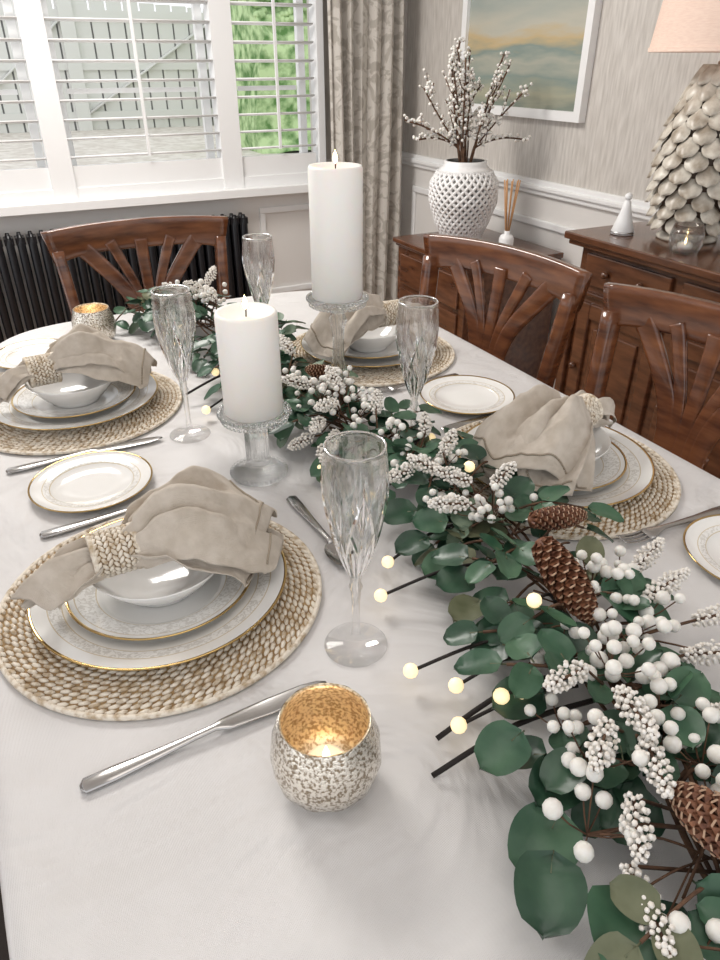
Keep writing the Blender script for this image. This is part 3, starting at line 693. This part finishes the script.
def berries(x,y,z,rad,n,r0=.0075):
    n=max(5,int(n*.72));c=V((x,y,z+.006));root=min(core,key=lambda q:(q-c).length)
    hub=c+V((0,0,-rad*.5));hub.z=max(hub.z,TZ+.01);g.tube([root,(root+hub)/2+V((0,0,.01)),hub],.0018,'twig',4)
    pl=[]
    for _ in range(n*6):
        if len(pl)>=n:break
        q=c+V((U(-1,1)*rad,U(-1,1)*rad,U(-.5,.8)*rad*.8));r=r0*U(.70,1.10)
        q.z=max(q.z,TZ+r+.002)
        if any(math.hypot(q.x-c_[0],q.y-c_[1])<.026 and q.z>c_[2]-.03 for c_ in CONES[:4]): continue
        if all((q-a).length>(r+b_)*.9 for a,b_ in pl): pl.append((q,r))
    for q,r in pl:
        g.ball(q,r,'berry',2);g.tube([hub,(hub+q)/2+V((0,0,-.003)),q],.0008,'twig',3)
for a in((.416,.309,.83,.034,22,.0080),(.425,.256,.82,.035,24,.0082),(.345,.29,.81,.028,14,.0075),(.412,.203,.825,.033,20,.0082),(.296,.205,.81,.028,10,.0078),(.33,.24,.825,.026,10,.0072),(.49,.416,.825,.03,17,.0072),(.505,.357,.815,.03,16,.0075),(.46,.34,.83,.03,14,.0076),(.441,.618,.82,.03,20,.0065),(.47,.567,.825,.03,16,.0063),(.40,.36,.80,.03,13,.0074),(.30,.108,.80,.033,12,.0082),(.40,.12,.83,.033,12,.008),(.55,.43,.80,.025,10,.007),(.47,.70,.82,.03,16,.0062),(.43,.73,.81,.03,12,.006),(.455,.965,.83,.04,30,.0064),(.42,.985,.83,.035,26,.0064),(.44,.90,.82,.034,22,.0062),(.39,.94,.80,.028,14,.006),(.47,1.03,.82,.03,16,.0064),(.40,1.08,.82,.03,14,.0064),(.42,1.25,.82,.03,16,.0064),(.40,1.40,.82,.03,16,.0064),(.41,1.55,.84,.035,20,.0066),(.38,1.60,.84,.035,22,.007),(.40,1.66,.82,.03,16,.007),(.33,1.66,.83,.035,16,.007),(.52,.56,.81,.022,9,.0065),(.46,.80,.83,.032,16,.0062),(.50,.74,.81,.03,12,.006)):
    berries(*a)
def sprig(x,y,z,ang,L,el=.15,r0=.0105):
    d=V((math.cos(rd(ang)),math.sin(rd(ang)),el)).normalized();p=V((x,y,z+.012));root=min(core,key=lambda q:(q-p).length)
    g.tube([root,p,p+d*L],.0016,'twig',4)
    sd=d.cross(V((0,0,1))).normalized();up=sd.cross(d)
    n=int(L/.0006)
    for i in range(n):
        s=i/n;a=i*2.4;r=r0*(math.sin(math.pi*(s*.85+.12))**.7)*U(.6,1.1);q=p+d*(L*s)+sd*math.cos(a)*r+up*math.sin(a)*r
        q.z=max(q.z,TZ+.005);g.ball(q,U(.0017,.0028),'snow',1)
for a in((.355,.255,.83,215,.055,.1),(.385,.275,.835,250,.06,.2),(.33,.20,.82,230,.05,0),(.37,.23,.83,240,.055,.1),(.30,.17,.80,250,.06,.05),(.38,.31,.83,190,.055,.2),(.45,.23,.82,330,.06,.1),(.52,.37,.81,10,.08,.0),(.55,.33,.80,-10,.08,0),(.56,.42,.80,20,.07,.05),(.50,.30,.80,-20,.07,0),(.47,.62,.83,140,.05,.3),(.44,.58,.83,170,.055,.2),(.49,.60,.83,20,.05,.3),(.45,.66,.83,120,.05,.2),(.43,.70,.82,200,.05,.1),(.42,.92,.83,210,.055,.2),(.40,.88,.80,240,.06,0),(.37,.86,.79,250,.05,0),(.39,.91,.81,230,.05,.1),(.44,.95,.84,90,.05,.4),(.41,1.0,.83,160,.05,.3),(.37,.90,.79,200,.05,0),(.46,.86,.83,60,.05,.3),(.40,1.5,.84,100,.05,.5),(.39,1.57,.85,200,.05,.5),(.41,1.60,.85,40,.05,.8),(.36,1.63,.83,150,.05,.4),(.42,.13,.80,0,.06,.1),(.40,1.30,.83,120,.05,.4),(.44,1.15,.83,100,.05,.5),(.48,.70,.83,40,.05,.3),(.50,.78,.82,60,.05,.2)):
    sprig(*a)
g.obj('eucalyptus_berry_garland')
def pinecone_mesh(L=.092,Rm=.023):
    b=MB();b.sweep([(0,0,-L/2),(0,0,-L/4),(0,0,L/4),(0,0,L/2)],[.006,Rm*.6,Rm*.5,.003],[.006,Rm*.6,Rm*.5,.003],'cone',ref=(1,0,0),seg=10)
    n=130
    for i in range(n):
        s=i/(n-1);z=-L/2+L*s*.97;a=i*2.39996;rr=Rm*(math.sin(math.pi*(s*.78+.15))**.7)
        T=Matrix.Rotation(a,4,'Z')@Matrix.Translation((rr*.45,0,z))@Matrix.Rotation(-.6-.5*s,4,'Y')
        w=.0062*(.6+.4*rr/Rm);l=rr*.60+.003
        b.add([(0,-w*.5,0),(0,w*.5,0),(l*.7,w,.0005),(l*.7,-w,.0005),(l,w*.55,.0025),(l,-w*.55,.0025),(l*.7,0,.0032),(l*.05,0,.002),(l*.7,0,-.0015)],[(0,7,6,3),(7,1,2,6),(3,6,5),(6,2,4),(0,3,8),(1,8,2),(0,8,1)],'cone',True,T)
        b.add([(l*.94,-w*.65,.0026),(l*.94,w*.65,.0026),(l*1.03,w*.4,.0038),(l*1.03,-w*.4,.0038),(l*1.03,w*.4,.0024),(l*1.03,-w*.4,.0024)],[(0,1,2,3),(3,2,4,5),(0,5,4,1)],'conetip',False,T)
    return b.mesh('pine_cone')
pm=pinecone_mesh()
for x,y,z,ang,tilt,s in CONES:
    o=place(pm,'pine_cone',(x,y,z-.012),0,0,s);o.rotation_euler=(0,rd(tilt),rd(ang))
# fairy lights
f=MB()
FL=[((.309,.55,.772),(.46,.52,.79)),((.281,.433,.772),(.42,.40,.79)),((.31,.394,.775),(.42,.38,.79)),((.287,.354,.772),(.40,.33,.79)),((.325,.345,.80),(.40,.34,.79)),((.345,.340,.80),(.41,.33,.79)),((.402,.405,.838),(.46,.43,.79)),((.345,.60,.775),(.47,.61,.79)),((.385,.72,.79),(.48,.74,.79)),((.50,.67,.83),(.49,.70,.79)),((.36,.84,.78),(.46,.86,.79)),((.37,1.02,.80),(.42,1.03,.79)),((.40,1.2,.83),(.42,1.2,.79)),((.43,1.48,.83),(.41,1.45,.79)),((.33,1.28,.78),(.41,1.3,.79)),((.335,1.55,.79),(.40,1.55,.79)),((.27,1.14,.77),(.42,1.18,.79)),((.54,.83,.79),(.48,.8,.79))]
for tip,root in FL:
    tip=V(tip);root=V(root);d=(tip-root).normalized()
    f.tube(smooth_path([root,(root+tip)/2+V((0,0,.012)),tip],5),.0020,'stemd',5);f.ball(tip+d*.005,.0080,'bulb',2)
for tip,root in (((.238,.329,.756),(.40,.31,.79)),((.262,.36,.758),(.40,.35,.785)),((.25,1.22,.77),(.41,1.25,.785))):
    f.tube(smooth_path([root,((root[0]+tip[0])/2,(root[1]+tip[1])/2,.79),tip],5),.0026,'stemd',6)
f.obj('fairy_lights')
# ------------------------------------------------------------ lights
sc=bpy.context.scene
w=bpy.data.worlds.new('sky');sc.world=w;w.use_nodes=True
bg=w.node_tree.nodes['Background'];bg.inputs[0].default_value=(.95,.97,1,1);bg.inputs[1].default_value=1.28
def area(name,loc,rot,sx,sy,e,col):
    l=bpy.data.lights.new(name,'AREA');l.shape='RECTANGLE';l.size=sx;l.size_y=sy;l.energy=e;l.color=col
    o=bpy.data.objects.new(name,l);sc.collection.objects.link(o);o.location=loc;o.rotation_euler=rot
area('added_fill_light',(.15,2.6,2.38),(rd(-12),rd(-6),0),.9,.7,46,(1,.965,.92))  # unseen area lamp added to light the room from the window side
area('added_fill_light',(.2,.2,2.40),(0,0,0),1.0,1.0,5,(1,.96,.91))  # weak overhead fill, an added lamp with no visible fixture
c=bpy.data.cameras.new('camera');co=bpy.data.objects.new('camera',c);sc.collection.objects.link(co);sc.camera=co
co.location=(0,0,1.306);co.rotation_euler=(rd(59),0,-rd(26.7));c.sensor_fit='VERTICAL';c.sensor_height=36;c.lens=26.25;c.clip_start=.02
sc.view_settings.view_transform='Standard';sc.view_settings.look='None';sc.view_settings.exposure=0.08
